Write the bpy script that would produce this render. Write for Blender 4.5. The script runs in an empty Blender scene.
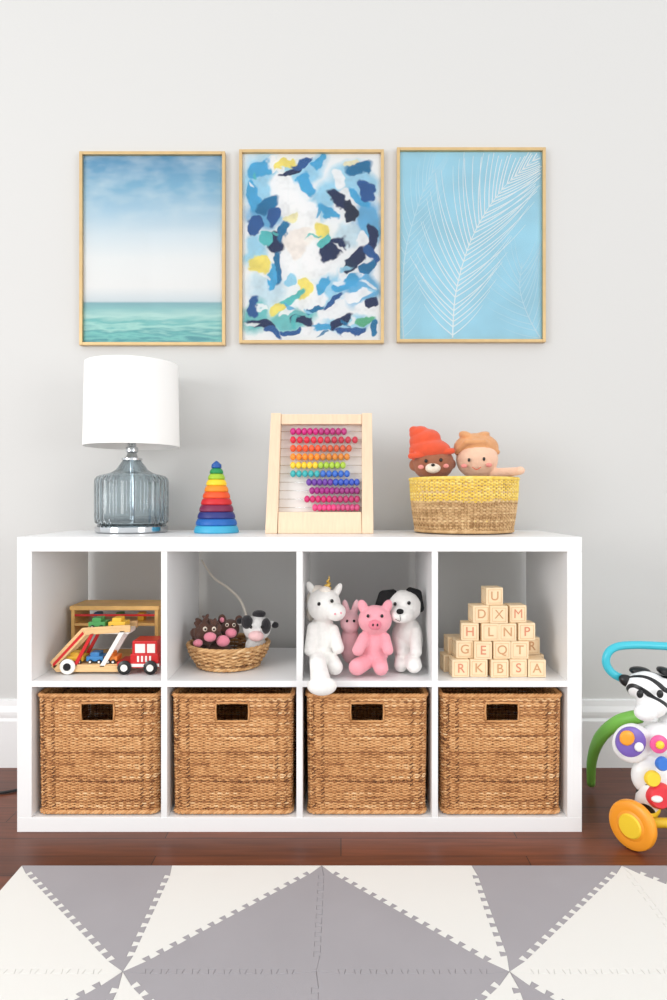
import bpy, bmesh, math, random
import numpy as np
from mathutils import Vector, Matrix, Euler, noise as mnoise
random.seed(7)
F=667.0; D=1.737; H=0.865; CX=341.0
def S(y): return F/(D+y)
def P(u,v,y):
    s=S(y); return Vector(((u-CX)/s, y, H-(v-500)/s))
SC=bpy.context.scene
def col(r,g,b):
    def f(c):
        c/=255.0
        return c/12.92 if c<=0.04045 else ((c+0.055)/1.055)**2.4
    return (f(r),f(g),f(b),1)
# ---------------- materials
def mat(name,c,rough=0.6,metal=0,bump=0,bscale=200,var=0,vscale=8,trans=0,coat=0,sheen=0,sub=0,emit=0,stretch=None):
    m=bpy.data.materials.new(name); m.use_nodes=True
    nt=m.node_tree; b=nt.nodes['Principled BSDF']
    c=col(*c) if max(c)>1.001 else (*c[:3],1)
    b.inputs['Base Color'].default_value=c
    b.inputs['Roughness'].default_value=rough
    b.inputs['Metallic'].default_value=metal
    b.inputs['Transmission Weight'].default_value=trans
    b.inputs['Coat Weight'].default_value=coat
    b.inputs['Sheen Weight'].default_value=sheen
    tc=nt.nodes.new('ShaderNodeTexCoord'); mp=nt.nodes.new('ShaderNodeMapping')
    nt.links.new(tc.outputs['Object'],mp.inputs['Vector'])
    if stretch: mp.inputs['Scale'].default_value=stretch
    if var>0:
        n=nt.nodes.new('ShaderNodeTexNoise'); n.inputs['Scale'].default_value=vscale; n.inputs['Detail'].default_value=4
        nt.links.new(mp.outputs['Vector'],n.inputs['Vector'])
        r=nt.nodes.new('ShaderNodeValToRGB')
        r.color_ramp.elements[0].position=0.3; r.color_ramp.elements[1].position=0.7
        r.color_ramp.elements[0].color=(c[0]*(1-var),c[1]*(1-var),c[2]*(1-var),1)
        r.color_ramp.elements[1].color=(min(1,c[0]*(1+var)),min(1,c[1]*(1+var)),min(1,c[2]*(1+var)),1)
        nt.links.new(n.outputs['Fac'],r.inputs['Fac']); nt.links.new(r.outputs['Color'],b.inputs['Base Color'])
    if bump>0:
        n=nt.nodes.new('ShaderNodeTexNoise'); n.inputs['Scale'].default_value=bscale; n.inputs['Detail'].default_value=3
        nt.links.new(mp.outputs['Vector'],n.inputs['Vector'])
        bp=nt.nodes.new('ShaderNodeBump'); bp.inputs['Strength'].default_value=bump; bp.inputs['Distance'].default_value=0.003
        nt.links.new(n.outputs['Fac'],bp.inputs['Height']); nt.links.new(bp.outputs['Normal'],b.inputs['Normal'])
    return m
def attr_mat(name,kind,rough=0.6,ramp=None,bump=0,bscale=400):
    m=bpy.data.materials.new(name); m.use_nodes=True
    nt=m.node_tree; b=nt.nodes['Principled BSDF']; b.inputs['Roughness'].default_value=rough
    a=nt.nodes.new('ShaderNodeAttribute'); a.attribute_name='tone' if kind=='tone' else 'Col'
    if kind=='tone':
        r=nt.nodes.new('ShaderNodeValToRGB'); els=r.color_ramp.elements
        els[0].position=ramp[0][0]; els[0].color=col(*ramp[0][1])
        els[1].position=ramp[-1][0]; els[1].color=col(*ramp[-1][1])
        for p,c in ramp[1:-1]:
            e=els.new(p); e.color=col(*c)
        n=nt.nodes.new('ShaderNodeTexNoise'); n.inputs['Scale'].default_value=60; n.inputs['Detail'].default_value=4
        tc=nt.nodes.new('ShaderNodeTexCoord'); nt.links.new(tc.outputs['Object'],n.inputs['Vector'])
        ma=nt.nodes.new('ShaderNodeMath'); ma.operation='MULTIPLY_ADD'; ma.inputs[1].default_value=0.7; ma.inputs[2].default_value=-0.35
        nt.links.new(n.outputs['Fac'],ma.inputs[0])
        ad=nt.nodes.new('ShaderNodeMath'); ad.operation='ADD'
        nt.links.new(a.outputs['Fac'],ad.inputs[0]); nt.links.new(ma.outputs[0],ad.inputs[1])
        nt.links.new(ad.outputs[0],r.inputs['Fac']); nt.links.new(r.outputs['Color'],b.inputs['Base Color'])
    else:
        nt.links.new(a.outputs['Color'],b.inputs['Base Color'])
    return m
# ---------------- object helpers
def empty(name,loc=(0,0,0)):
    e=bpy.data.objects.new(name,None); SC.collection.objects.link(e); e.location=loc; e.empty_display_size=0.05
    return e
def link(name,me,m=None,parent=None,smooth=False):
    o=bpy.data.objects.new(name,me); SC.collection.objects.link(o)
    if m: me.materials.append(m)
    if smooth:
        for p in me.polygons: p.use_smooth=True
    if parent:
        o.parent=parent; o.matrix_parent_inverse=Matrix.Translation(parent.location).inverted()
    return o
def from_bm(name,bm,m=None,parent=None,smooth=False):
    me=bpy.data.meshes.new(name); bm.to_mesh(me); bm.free()
    return link(name,me,m,parent,smooth)
def from_py(name,vs,fs,m=None,parent=None,smooth=False):
    me=bpy.data.meshes.new(name); me.from_pydata([tuple(v) for v in vs],[],fs); me.update()
    return link(name,me,m,parent,smooth)
def bevel(o,w,seg=2):
    b=o.modifiers.new('b','BEVEL'); b.width=w; b.segments=seg; b.limit_method='ANGLE'
    return o
def box(name,x0,x1,y0,y1,z0,z1,m,parent=None,bev=0.001,rot=None):
    c=Vector(((x0+x1)/2,(y0+y1)/2,(z0+z1)/2)); hx,hy,hz=(x1-x0)/2,(y1-y0)/2,(z1-z0)/2
    vs=[(a*hx,b*hy,d*hz) for a in(-1,1) for b in(-1,1) for d in(-1,1)]
    fs=[(0,1,3,2),(4,6,7,5),(0,4,5,1),(2,3,7,6),(0,2,6,4),(1,5,7,3)]
    me=bpy.data.meshes.new(name); me.from_pydata(vs,[],fs); me.update()
    o=link(name,me,m); o.location=c
    if rot: o.rotation_euler=rot
    if parent:
        o.parent=parent; o.matrix_parent_inverse=Matrix.Translation(parent.location).inverted()
    if bev: bevel(o,bev)
    return o
def PB(name,u0,u1,v0,v1,y0,y1,m,parent=None,bev=0.001,rot=None):
    a=P(u0,v1,y0); b=P(u1,v0,y0)
    return box(name,a.x,b.x,y0,y1,a.z,b.z,m,parent,bev,rot)
def revolve(name,prof,loc,m,parent=None,n=48,rib=0,ribamp=0,axis=None):
    vs=[];fs=[]
    for i,(r,z) in enumerate(prof):
        for k in range(n):
            a=2*math.pi*k/n; rr=r*(1+ribamp*math.cos(a*rib)) if rib else r
            vs.append(Vector((rr*math.cos(a),rr*math.sin(a),z)))
    for i in range(len(prof)-1):
        for k in range(n):
            k2=(k+1)%n
            fs.append((i*n+k,i*n+k2,(i+1)*n+k2,(i+1)*n+k))
    if prof[0][0]>1e-6: fs.append(tuple(reversed(range(n))))
    if prof[-1][0]>1e-6: fs.append(tuple((len(prof)-1)*n+k for k in range(n)))
    if axis:
        q=Vector((0,0,1)).rotation_difference(Vector(axis))
        vs=[q@v for v in vs]
    loc=Vector(loc); vs=[v+loc for v in vs]
    o=from_py(name,vs,fs,m,parent,True)
    md=o.modifiers.new('e','EDGE_SPLIT'); md.split_angle=math.radians(40)
    return o
def tube_data(pts,rad,n=8,cap=True):
    pts=[Vector(p) for p in pts]; N=len(pts)
    if not isinstance(rad,(list,tuple)): rad=[rad]*N
    vs=[];fs=[]; t0=(pts[1]-pts[0]).normalized()
    a=Vector((0,0,1)) if abs(t0.z)<0.9 else Vector((1,0,0))
    nrm=t0.cross(a).normalized()
    for i in range(N):
        t=(pts[min(i+1,N-1)]-pts[max(i-1,0)]).normalized()
        nrm=(nrm-t*nrm.dot(t)).normalized(); bn=t.cross(nrm)
        for k in range(n):
            an=2*math.pi*k/n
            vs.append(pts[i]+(nrm*math.cos(an)+bn*math.sin(an))*rad[i])
    for i in range(N-1):
        for k in range(n):
            k2=(k+1)%n; fs.append((i*n+k,i*n+k2,(i+1)*n+k2,(i+1)*n+k))
    if cap:
        fs.append(tuple(reversed(range(n)))); fs.append(tuple((N-1)*n+k for k in range(n)))
    return vs,fs
def spline(pts,k=8):
    pts=[Vector(p) for p in pts]; out=[]
    q=[pts[0]*2-pts[1]]+pts+[pts[-1]*2-pts[-2]]
    for i in range(1,len(q)-2):
        for j in range(k):
            t=j/k; a,b,c,d=q[i-1],q[i],q[i+1],q[i+2]
            out.append(0.5*((2*b)+(c-a)*t+(2*a-5*b+4*c-d)*t*t+(-a+3*b-3*c+d)*t**3))
    out.append(pts[-1]); return out
def tube(name,pts,rad,m,parent=None,n=10,sm=True,k=8):
    if sm:
        L=len(pts)
        if isinstance(rad,(list,tuple)):
            rr=[]
            for i in range(L-1):
                for j in range(k): rr.append(rad[i]+(rad[i+1]-rad[i])*j/k)
            rr.append(rad[-1]); rad=rr
        pts=spline(pts,k)
    vs,fs=tube_data(pts,rad,n)
    return from_py(name,vs,fs,m,parent,True)
def E(u,v,y,ru,rv,ry=None,rot=0):
    s=S(y); p=P(u,v,y); ry=ry if ry is not None else min(ru,rv)
    return [(p,(ru/s,ry/s,rv/s),rot)]
def C(u1,v1,y1,r1,u2,v2,y2,r2,n=8):
    out=[]
    for i in range(n+1):
        t=i/n; u=u1+(u2-u1)*t; v=v1+(v2-v1)*t; y=y1+(y2-y1)*t; r=r1+(r2-r1)*t
        out+=E(u,v,y,r,r,r)
    return out
def blob(name,parts,m,parent=None,voxel=0.0024,smooth=4,remesh=True):
    bm=bmesh.new()
    for p,r,rot in parts:
        M=Matrix.Translation(p)@Matrix.Rotation(rot,4,'Y')@Matrix.Diagonal((r[0],r[1],r[2],1))
        bmesh.ops.create_icosphere(bm,subdivisions=3,radius=1,matrix=M)
    o=from_bm(name,bm,m,parent,True)
    if remesh:
        r=o.modifiers.new('r','REMESH'); r.mode='VOXEL'; r.voxel_size=voxel; r.use_smooth_shade=True
        s=o.modifiers.new('s','SMOOTH'); s.factor=0.5; s.iterations=smooth
    return o
def dots(name,lst,m,parent,flat=1.0):
    return blob(name,[e for l in lst for e in l],m,parent,remesh=False)
# ---------------- shared materials
M_white=mat('white_laminate',(241,241,241),0.35,bump=0.02,bscale=60)
M_trim=mat('white_trim_paint',(236,236,236),0.4)
M_black=mat('black_plastic',(18,18,20),0.3)
M_chrome=mat('chrome',(200,203,206),0.12,metal=1)
M_wood=mat('light_beech_wood',(226,186,132),0.5,var=0.12,vscale=20,stretch=(1,1,8))
M_wood2=mat('pale_maple_wood',(236,208,178),0.5,var=0.06,vscale=18,stretch=(8,1,1))
# ---------------- room
def wallmat():
    return mat('warm_grey_wall_paint',(208,208,206),0.8,bump=0.05,bscale=120)
box('wall_back',-3,3,0.437,0.537,0,2.8,wallmat(),bev=0)
def floormat():
    m=bpy.data.materials.new('dark_hardwood'); m.use_nodes=True; nt=m.node_tree; b=nt.nodes['Principled BSDF']
    tc=nt.nodes.new('ShaderNodeTexCoord')
    br=nt.nodes.new('ShaderNodeTexBrick'); br.inputs['Scale'].default_value=1.0
    br.inputs['Brick Width'].default_value=0.9; br.inputs['Row Height'].default_value=0.085; br.inputs['Mortar Size'].default_value=0.0012
    br.inputs['Color1'].default_value=col(128,68,42); br.inputs['Color2'].default_value=col(100,52,32); br.inputs['Mortar'].default_value=col(35,16,10)
    nt.links.new(tc.outputs['Object'],br.inputs['Vector'])
    mp=nt.nodes.new('ShaderNodeMapping'); mp.inputs['Scale'].default_value=(2,30,1); nt.links.new(tc.outputs['Object'],mp.inputs['Vector'])
    n=nt.nodes.new('ShaderNodeTexNoise'); n.inputs['Scale'].default_value=3; n.inputs['Detail'].default_value=6
    nt.links.new(mp.outputs[0],n.inputs['Vector'])
    r=nt.nodes.new('ShaderNodeValToRGB'); r.color_ramp.elements[0].position=0.3; r.color_ramp.elements[1].position=0.75
    r.color_ramp.elements[0].color=(0.45,0.42,0.4,1); r.color_ramp.elements[1].color=(1,1,1,1)
    nt.links.new(n.outputs['Fac'],r.inputs['Fac'])
    mx=nt.nodes.new('ShaderNodeMixRGB'); mx.blend_type='MULTIPLY'; mx.inputs[0].default_value=0.8
    nt.links.new(br.outputs['Color'],mx.inputs[1]); nt.links.new(r.outputs['Color'],mx.inputs[2])
    nt.links.new(mx.outputs[0],b.inputs['Base Color']); b.inputs['Roughness'].default_value=0.42
    return m
box('floor',-3,3,-4,0.537,-0.1,0,floormat(),bev=0)
prof=[(0,0),(0.02,0),(0.02,0.15),(0.014,0.158),(0.016,0.168),(0.016,0.178),(0.010,0.196),(0.008,0.214),(0.0,0.217)]
vs=[];fs=[]
for x in(-3,3):
    for d,z in prof: vs.append((x,0.437-d,z))
n=len(prof)
for i in range(n-1): fs.append((i,i+1,n+i+1,n+i))
fs.append(tuple(range(n)))
from_py('baseboard_back',vs,fs,M_trim)
# ---------------- cube shelf
X0=-0.8438; X1=0.6276; ZT=0.7686
shelf=empty('cube_shelf_unit',((X0+X1)/2,0.195,0))
T=0.038; t=0.016; DP=0.39
box('top_panel',X0,X1,0,DP,ZT-T,ZT,M_white,shelf,0.0012)
box('bottom_panel',X0,X1,0,DP,0,T,M_white,shelf,0.0012)
box('side_panel_left',X0,X0+T,0.0004,DP,T,ZT-T,M_white,shelf,0.0008)
box('side_panel_right',X1-T,X1,0.0004,DP,T,ZT-T,M_white,shelf,0.0008)
cw=(X1-X0-2*T-3*t)/4
ZS1=0.3936; ZS0=ZS1-t
box('middle_shelf',X0+T,X1-T,0.001,DP,ZS0,ZS1,M_white,shelf,0.0006)
cells=[]
for i in range(4):
    a=X0+T+i*(cw+t); cells.append((a,a+cw))
    if i<3:
        box('divider_upper_%d'%i,a+cw,a+cw+t,0.001,DP,ZS1,ZT-T,M_white,shelf,0.0006)
        box('divider_lower_%d'%i,a+cw,a+cw+t,0.001,DP,T,ZS0,M_white,shelf,0.0006)
# ---------------- weaving
def rrect(W,Dp,r):
    segs=[]; w=W-2*r; d=Dp-2*r; q=math.pi*r/2
    L=[w,q,d,q,w,q,d,q]; tot=sum(L)
    def f(t):
        t%=tot
        k=0
        while k<7 and t>L[k]: t-=L[k]; k+=1
        if k==0: return (-w/2+t,-Dp/2,0,-1)
        if k==2: return (W/2,-d/2+t,1,0)
        if k==4: return (w/2-t,Dp/2,0,1)
        if k==6: return (-W/2,d/2-t,-1,0)
        cx,cy,a0={1:(w/2,-d/2,-math.pi/2),3:(w/2,d/2,0),5:(-w/2,d/2,math.pi/2),7:(-w/2,-d/2,math.pi)}[k]
        a=a0+t/r
        return (cx+r*math.cos(a),cy+r*math.sin(a),math.cos(a),math.sin(a))
    return f,tot
def woven(name,surf,tot,Hh,rows,nst,rz,rn,amp,stake_r,hole=None,sub=4,tonef=None,noise=0.0,seed=1,sides=6,rim=None,rimr=0.005,botrim=True,tv=.16):
    rnd=random.Random(seed); vs=[];fs=[];tn=[]
    def ring(lst,tones,closed):
        base=len(vs); N=len(lst)
        for (p,n,az,an),tt in zip(lst,tones):
            for k in range(sides):
                a=2*math.pi*k/sides
                vs.append((p[0]+n[0]*an*math.cos(a),p[1]+n[1]*an*math.cos(a),p[2]+az*math.sin(a))); tn.append(tt)
        for i in range(N if closed else N-1):
            j=(i+1)%N
            for k in range(sides):
                k2=(k+1)%sides
                fs.append((base+i*sides+k,base+j*sides+k,base+j*sides+k2,base+i*sides+k2))
    step=tot/nst; NS=nst*sub
    for j in range(rows):
        z=(j+0.5)/rows*Hh; tone=(tonef(z/Hh) if tonef else 0.58)+rnd.uniform(-tv,tv)
        cur=[];ct=[];closed=True; ph=rnd.uniform(-.12,.12); drift=rnd.uniform(0,6.28)
        for i in range(NS):
            tt=i/sub*step
            if hole and hole[0]<tt<hole[1] and hole[2]<z<hole[3]:
                closed=False
                if len(cur)>1: ring(cur,ct,False)
                cur=[];ct=[];continue
            off=amp*math.cos(math.pi*(i/sub)+math.pi*j+ph)
            zz=z+noise*math.sin(tt*37+drift)+noise*rnd.uniform(-.5,.5)
            x,y,nx,ny=surf(tt,zz)
            cur.append(((x+nx*off,y+ny*off,zz),(nx,ny),rz*rnd.uniform(.85,1.12),rn)); 
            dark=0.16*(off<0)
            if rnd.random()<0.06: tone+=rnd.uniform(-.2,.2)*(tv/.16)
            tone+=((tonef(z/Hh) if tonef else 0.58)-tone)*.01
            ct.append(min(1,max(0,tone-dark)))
        if len(cur)>1: ring(cur,ct,closed)
    for i in range(nst):
        tt=i*step; x0,y0,nx,ny=surf(tt,0)
        if hole and hole[0]<tt<hole[1]:
            parts=[[0,hole[2]],[hole[3],Hh]]
        else: parts=[[0,Hh]]
        for a,b in parts:
            pts=[]
            for k in range(7):
                z=a+(b-a)*k/6; x,y,nx,ny=surf(tt,z); pts.append(Vector((x,y,z)))
            v,f=tube_data(pts,stake_r,5); base=len(vs); vs.extend([tuple(q) for q in v]); fs.extend([tuple(base+q for q in ff) for ff in f]); tn.extend([(tonef(.3) if tonef else .3)+rnd.uniform(-.1,.1)]*len(v))
    for zr in ([Hh,0.004] if botrim else [Hh]):
        for s in range(3):
            pts=[]
            NN=nst*3
            for i in range(NN+1):
                tt=i/NN*tot; a=i/NN*2*math.pi*(nst//3)+s*2*math.pi/3
                x,y,nx,ny=surf(tt,zr)
                pts.append(Vector((x+nx*rimr*.7*math.cos(a),y+ny*rimr*.7*math.cos(a),zr+rimr*.6*math.sin(a))))
            v,f=tube_data(pts,rimr*.75,6,False); base=len(vs); vs.extend([tuple(q) for q in v]); fs.extend([tuple(base+q for q in ff) for ff in f]); 
            tb=(tonef(1 if zr>0.01 else 0) if tonef else 0.58)
            tn.extend([tb+rnd.uniform(-.12,.12)*(tv/.16)]*len(v))
    me=bpy.data.meshes.new(name); me.from_pydata(vs,[],fs); me.update()
    for p in me.polygons: p.use_smooth=True
    at=me.attributes.new('tone','FLOAT','POINT'); at.data.foreach_set('value',tn)
    return me
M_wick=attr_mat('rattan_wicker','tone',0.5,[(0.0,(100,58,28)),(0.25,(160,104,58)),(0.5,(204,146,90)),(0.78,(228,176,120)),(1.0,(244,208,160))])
BW=0.314; BH=0.316; BD=0.352
f,tot=rrect(BW,BD,0.018)
hc=(BW-2*0.018)/2
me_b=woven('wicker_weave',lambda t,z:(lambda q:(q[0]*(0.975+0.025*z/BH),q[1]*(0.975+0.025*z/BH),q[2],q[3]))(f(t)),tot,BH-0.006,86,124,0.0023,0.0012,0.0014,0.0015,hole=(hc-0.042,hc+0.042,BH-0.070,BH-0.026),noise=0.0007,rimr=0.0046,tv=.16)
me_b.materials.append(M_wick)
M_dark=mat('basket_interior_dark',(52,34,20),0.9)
for i,(a,b) in enumerate(cells):
    bk=empty('wicker_storage_basket',((a+b)/2,0.006+BD/2+0.004,T+0.0045))
    o=bpy.data.objects.new('woven_shell',me_b); SC.collection.objects.link(o); o.parent=bk
    dx=(a+b)/2; cy=bk.location.y; z0=bk.location.z
    box('basket_base',dx-BW*.475,dx+BW*.475,cy-BD*.475,cy+BD*.475,z0,z0+0.006,M_dark,bk,0.001)
    yy=cy-BD/2-0.002
    zt=z0+BH-0.026+0.001; zb=z0+BH-0.070-0.002
    pts=[(dx-.042,yy,zb),(dx,yy,zb-.001),(dx+.042,yy,zb),(dx+.044,yy,(zb+zt)/2),(dx+.042,yy,zt),(dx,yy,zt+.001),(dx-.042,yy,zt),(dx-.044,yy,(zb+zt)/2),(dx-.042,yy,zb)]
    o=tube('handle_rim',pts,0.003,M_wick,bk,6,sm=False)
    at=o.data.attributes.new('tone','FLOAT','POINT'); at.data.foreach_set('value',[0.5]*len(o.data.vertices))
    vs=[];fs=[];tn=[]
    for sx in (-1,1):
        for kx,cxx in enumerate((0.142,0.118)):
            for k in range(26):
                z=z0+0.016+k*(BH-0.03)/26; w=.0045; xx=dx+sx*cxx*(0.975+0.025*(z-z0)/BH)
                y_=cy-(BD/2)*(0.975+0.025*(z-z0)/BH)-.0022
                v,ff=tube_data([(xx-w,y_+.0014,z+.001),(xx,y_-.0016,z+.005),(xx+w,y_+.0014,z+.009)],0.0014,5)
                bs=len(vs); vs+=v; fs+=[tuple(bs+q for q in g) for g in ff]; tn+=[random.uniform(-.1,.35)]*len(v)
    o=from_py('edge_stitching',vs,fs,M_wick,bk,True)
    at=o.data.attributes.new('tone','FLOAT','POINT'); at.data.foreach_set('value',tn)
# ---------------- framed pictures
M_gold=mat('gold_frame',(208,178,128),0.35,metal=0.35,var=0.06,vscale=30)
def glassmat():
    m=bpy.data.materials.new('picture_glass'); m.use_nodes=True; nt=m.node_tree
    for n in list(nt.nodes):
        if n.type!='OUTPUT_MATERIAL': nt.nodes.remove(n)
    out=[n for n in nt.nodes if n.type=='OUTPUT_MATERIAL'][0]
    tr=nt.nodes.new('ShaderNodeBsdfTransparent'); gl=nt.nodes.new('ShaderNodeBsdfGlossy'); gl.inputs['Roughness'].default_value=0.06
    fr=nt.nodes.new('ShaderNodeFresnel'); fr.inputs['IOR'].default_value=1.4
    mx=nt.nodes.new('ShaderNodeMixShader'); nt.links.new(fr.outputs[0],mx.inputs[0]); nt.links.new(tr.outputs[0],mx.inputs[1]); nt.links.new(gl.outputs[0],mx.inputs[2]); nt.links.new(mx.outputs[0],out.inputs[0])
    return m
M_glass=glassmat()
YF=0.417
def frame(u0,u1,v0,v1):
    a=P(u0,v1,YF); b=P(u1,v0,YF); fw=0.010
    e=empty('framed_picture',((a.x+b.x)/2,0.425,(a.z+b.z)/2))
    box('frame_left',a.x,a.x+fw,YF,0.436,a.z,b.z,M_gold,e,0.0012)
    box('frame_right',b.x-fw,b.x,YF,0.436,a.z,b.z,M_gold,e,0.0012)
    box('frame_top',a.x+fw,b.x-fw,YF,0.436,b.z-fw,b.z,M_gold,e,0.0012)
    box('frame_bottom',a.x+fw,b.x-fw,YF,0.436,a.z,a.z+fw,M_gold,e,0.0012)
    from_py('glass_pane',[(a.x+fw,YF+.006,a.z+fw),(b.x-fw,YF+.006,a.z+fw),(b.x-fw,YF+.006,b.z-fw),(a.x+fw,YF+.006,b.z-fw)],[(0,1,2,3)],M_glass,e)
    return e,(a.x+fw,b.x-fw,a.z+fw,b.z-fw)
YA=0.429
def art_plane(e,r,m,name='art_print'):
    cx,cz=(r[0]+r[1])/2,(r[2]+r[3])/2
    me=bpy.data.meshes.new(name); w,h=(r[1]-r[0])/2,(r[3]-r[2])/2
    me.from_pydata([(-w,0,-h),(w,0,-h),(w,0,h),(-w,0,h)],[],[(0,1,2,3)]); me.update()
    o=link(name,me,m); o.location=(cx,YA,cz); o.parent=e; o.matrix_parent_inverse=Matrix.Translation(e.location).inverted()
    return w,h
e1,r1=frame(79,225,151,345)
def seamat(h):
    m=bpy.data.materials.new('seascape_print'); m.use_nodes=True; nt=m.node_tree; b=nt.nodes['Principled BSDF']; b.inputs['Roughness'].default_value=0.7
    tc=nt.nodes.new('ShaderNodeTexCoord'); sp=nt.nodes.new('ShaderNodeSeparateXYZ'); nt.links.new(tc.outputs['Object'],sp.inputs[0])
    mr=nt.nodes.new('ShaderNodeMapRange'); mr.inputs[1].default_value=-h; mr.inputs[2].default_value=h; nt.links.new(sp.outputs['Z'],mr.inputs[0])
    mp=nt.nodes.new('ShaderNodeMapping'); mp.inputs['Scale'].default_value=(3,1,16); nt.links.new(tc.outputs['Object'],mp.inputs[0])
    n=nt.nodes.new('ShaderNodeTexNoise'); n.inputs['Scale'].default_value=4; n.inputs['Detail'].default_value=7; nt.links.new(mp.outputs[0],n.inputs['Vector'])
    ma=nt.nodes.new('ShaderNodeMath'); ma.operation='MULTIPLY_ADD'; ma.inputs[1].default_value=0.22; ma.inputs[2].default_value=-0.11; nt.links.new(n.outputs['Fac'],ma.inputs[0])
    hz=nt.nodes.new('ShaderNodeMapRange'); hz.inputs[1].default_value=0.0; hz.inputs[2].default_value=0.22; hz.inputs[3].default_value=1; hz.inputs[4].default_value=0
    nt.links.new(mr.outputs[0],hz.inputs[0])
    mu=nt.nodes.new('ShaderNodeMath'); mu.operation='MULTIPLY'; nt.links.new(ma.outputs[0],mu.inputs[0]); nt.links.new(hz.outputs[0],mu.inputs[1])
    ad=nt.nodes.new('ShaderNodeMath'); ad.operation='ADD'; nt.links.new(mr.outputs[0],ad.inputs[0]); nt.links.new(mu.outputs[0],ad.inputs[1])
    r=nt.nodes.new('ShaderNodeValToRGB'); els=r.color_ramp.elements
    st=[(0.0,(96,168,176)),(0.03,(142,212,206)),(0.055,(106,182,184)),(0.085,(186,230,222)),(0.11,(126,198,196)),(0.145,(196,230,224)),(0.18,(154,206,206)),(0.213,(140,186,194)),(0.222,(220,228,232)),(0.30,(240,241,240)),(0.45,(238,241,241)),(0.58,(220,232,238)),(0.70,(184,214,230)),(0.84,(138,190,216)),(1.0,(96,158,196))]
    els[0].position=0; els[0].color=col(*st[0][1]); els[1].position=1; els[1].color=col(*st[-1][1])
    for p,c in st[1:-1]:
        q=els.new(p); q.color=col(*c)
    nt.links.new(ad.outputs[0],r.inputs[0])
    mp2=nt.nodes.new('ShaderNodeMapping'); mp2.inputs['Scale'].default_value=(4,1,9); nt.links.new(tc.outputs['Object'],mp2.inputs[0])
    n2=nt.nodes.new('ShaderNodeTexNoise'); n2.inputs['Scale'].default_value=2.2; n2.inputs['Detail'].default_value=7; nt.links.new(mp2.outputs[0],n2.inputs['Vector'])
    r2=nt.nodes.new('ShaderNodeValToRGB'); r2.color_ramp.elements[0].position=0.42; r2.color_ramp.elements[1].position=0.75
    nt.links.new(n2.outputs['Fac'],r2.inputs[0])
    up=nt.nodes.new('ShaderNodeMapRange'); up.inputs[1].default_value=0.45; up.inputs[2].default_value=0.75; up.inputs[4].default_value=0.65; nt.links.new(mr.outputs[0],up.inputs[0])
    m2=nt.nodes.new('ShaderNodeMath'); m2.operation='MULTIPLY'; nt.links.new(r2.outputs[0],m2.inputs[0]); nt.links.new(up.outputs[0],m2.inputs[1])
    mx=nt.nodes.new('ShaderNodeMixRGB'); nt.links.new(m2.outputs[0],mx.inputs[0]); nt.links.new(r.outputs[0],mx.inputs[1]); mx.inputs[2].default_value=col(225,236,240)
    nt.links.new(mx.outputs[0],b.inputs['Base Color'])
    return m
art_plane(e1,r1,seamat((r1[3]-r1[2])/2))
# abstract painting: strokes composited onto a fine vertex-coloured canvas
e2,r2=frame(239,384,149,343)
M_paint=attr_mat('painted_strokes','col',0.65)
GX,GY=260,350
prng=np.random.RandomState(5)
Ug,Vg=np.meshgrid(np.linspace(0,145,GX),np.linspace(0,194,GY))
def nfield(scale,seed):
    gx=int(145/scale)+4; gy=int(194/scale)+4
    g=np.random.RandomState(seed).rand(gy,gx)*2-1
    x=Ug/scale; y=Vg/scale; xi=x.astype(int); yi=y.astype(int); fx=x-xi; fy=y-yi
    fx=fx*fx*(3-2*fx); fy=fy*fy*(3-2*fy)
    return (g[yi,xi]*(1-fx)+g[yi,xi+1]*fx)*(1-fy)+(g[yi+1,xi]*(1-fx)+g[yi+1,xi+1]*fx)*fy
wx=nfield(14,1)*4+nfield(6,2)*2.0+nfield(2.5,3)*.8; wy=nfield(14,4)*4+nfield(6,5)*2.0+nfield(2.5,6)*.8
pig_=nfield(9,7)*.5+nfield(3,8)*.3
canvas=np.ones((GY,GX,3))*np.array(col(250,252,252)[:3])
def pstroke(u,v,w,h,ang,c,op=1.0,soft=.12):
    global canvas
    uu=u-239; vv=v-149
    x=Ug+wx-uu; y=Vg+wy-vv
    ca,sa=math.cos(ang),math.sin(ang)
    X=x*ca-y*sa; Y=x*sa+y*ca
    bend=prng.uniform(-.3,.3); Y=Y+bend*X*X/(w/2)
    d=(np.abs(X/(w/2))**2.4+np.abs(Y/(h/2))**2.4)**(1/2.4)
    a=np.clip((1+soft-d)/(2*soft),0,1)
    a=(a*op)[...,None]
    cc=np.array(col(*c)[:3])*(1+.2*pig_[...,None])
    canvas=canvas*(1-a)+np.clip(cc,0,1)*a
LB=(158,216,240);SB=(76,176,222);TB=(20,120,168);NV=(16,40,88);YL=(248,230,120);WH=(252,253,253);GB=(206,230,240);TG=(92,196,196);MB=(34,92,156);PK=(250,243,236)
washes=[(258,178,44,54,.2,LB),(300,168,56,24,.2,LB),(356,178,46,42,.2,LB),(372,222,28,46,.1,SB),(324,196,26,50,-.5,LB),(264,212,40,30,.2,SB),(252,250,22,30,0,LB),(262,292,36,44,.2,GB),(330,290,60,28,.6,LB),(364,285,34,40,.2,SB),(350,232,24,24,0,GB),(292,322,54,22,.2,TG),(350,325,50,18,.1,LB),(252,318,24,34,0,TG)]
for w_ in washes: pstroke(*w_,op=.9,soft=.25)
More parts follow.
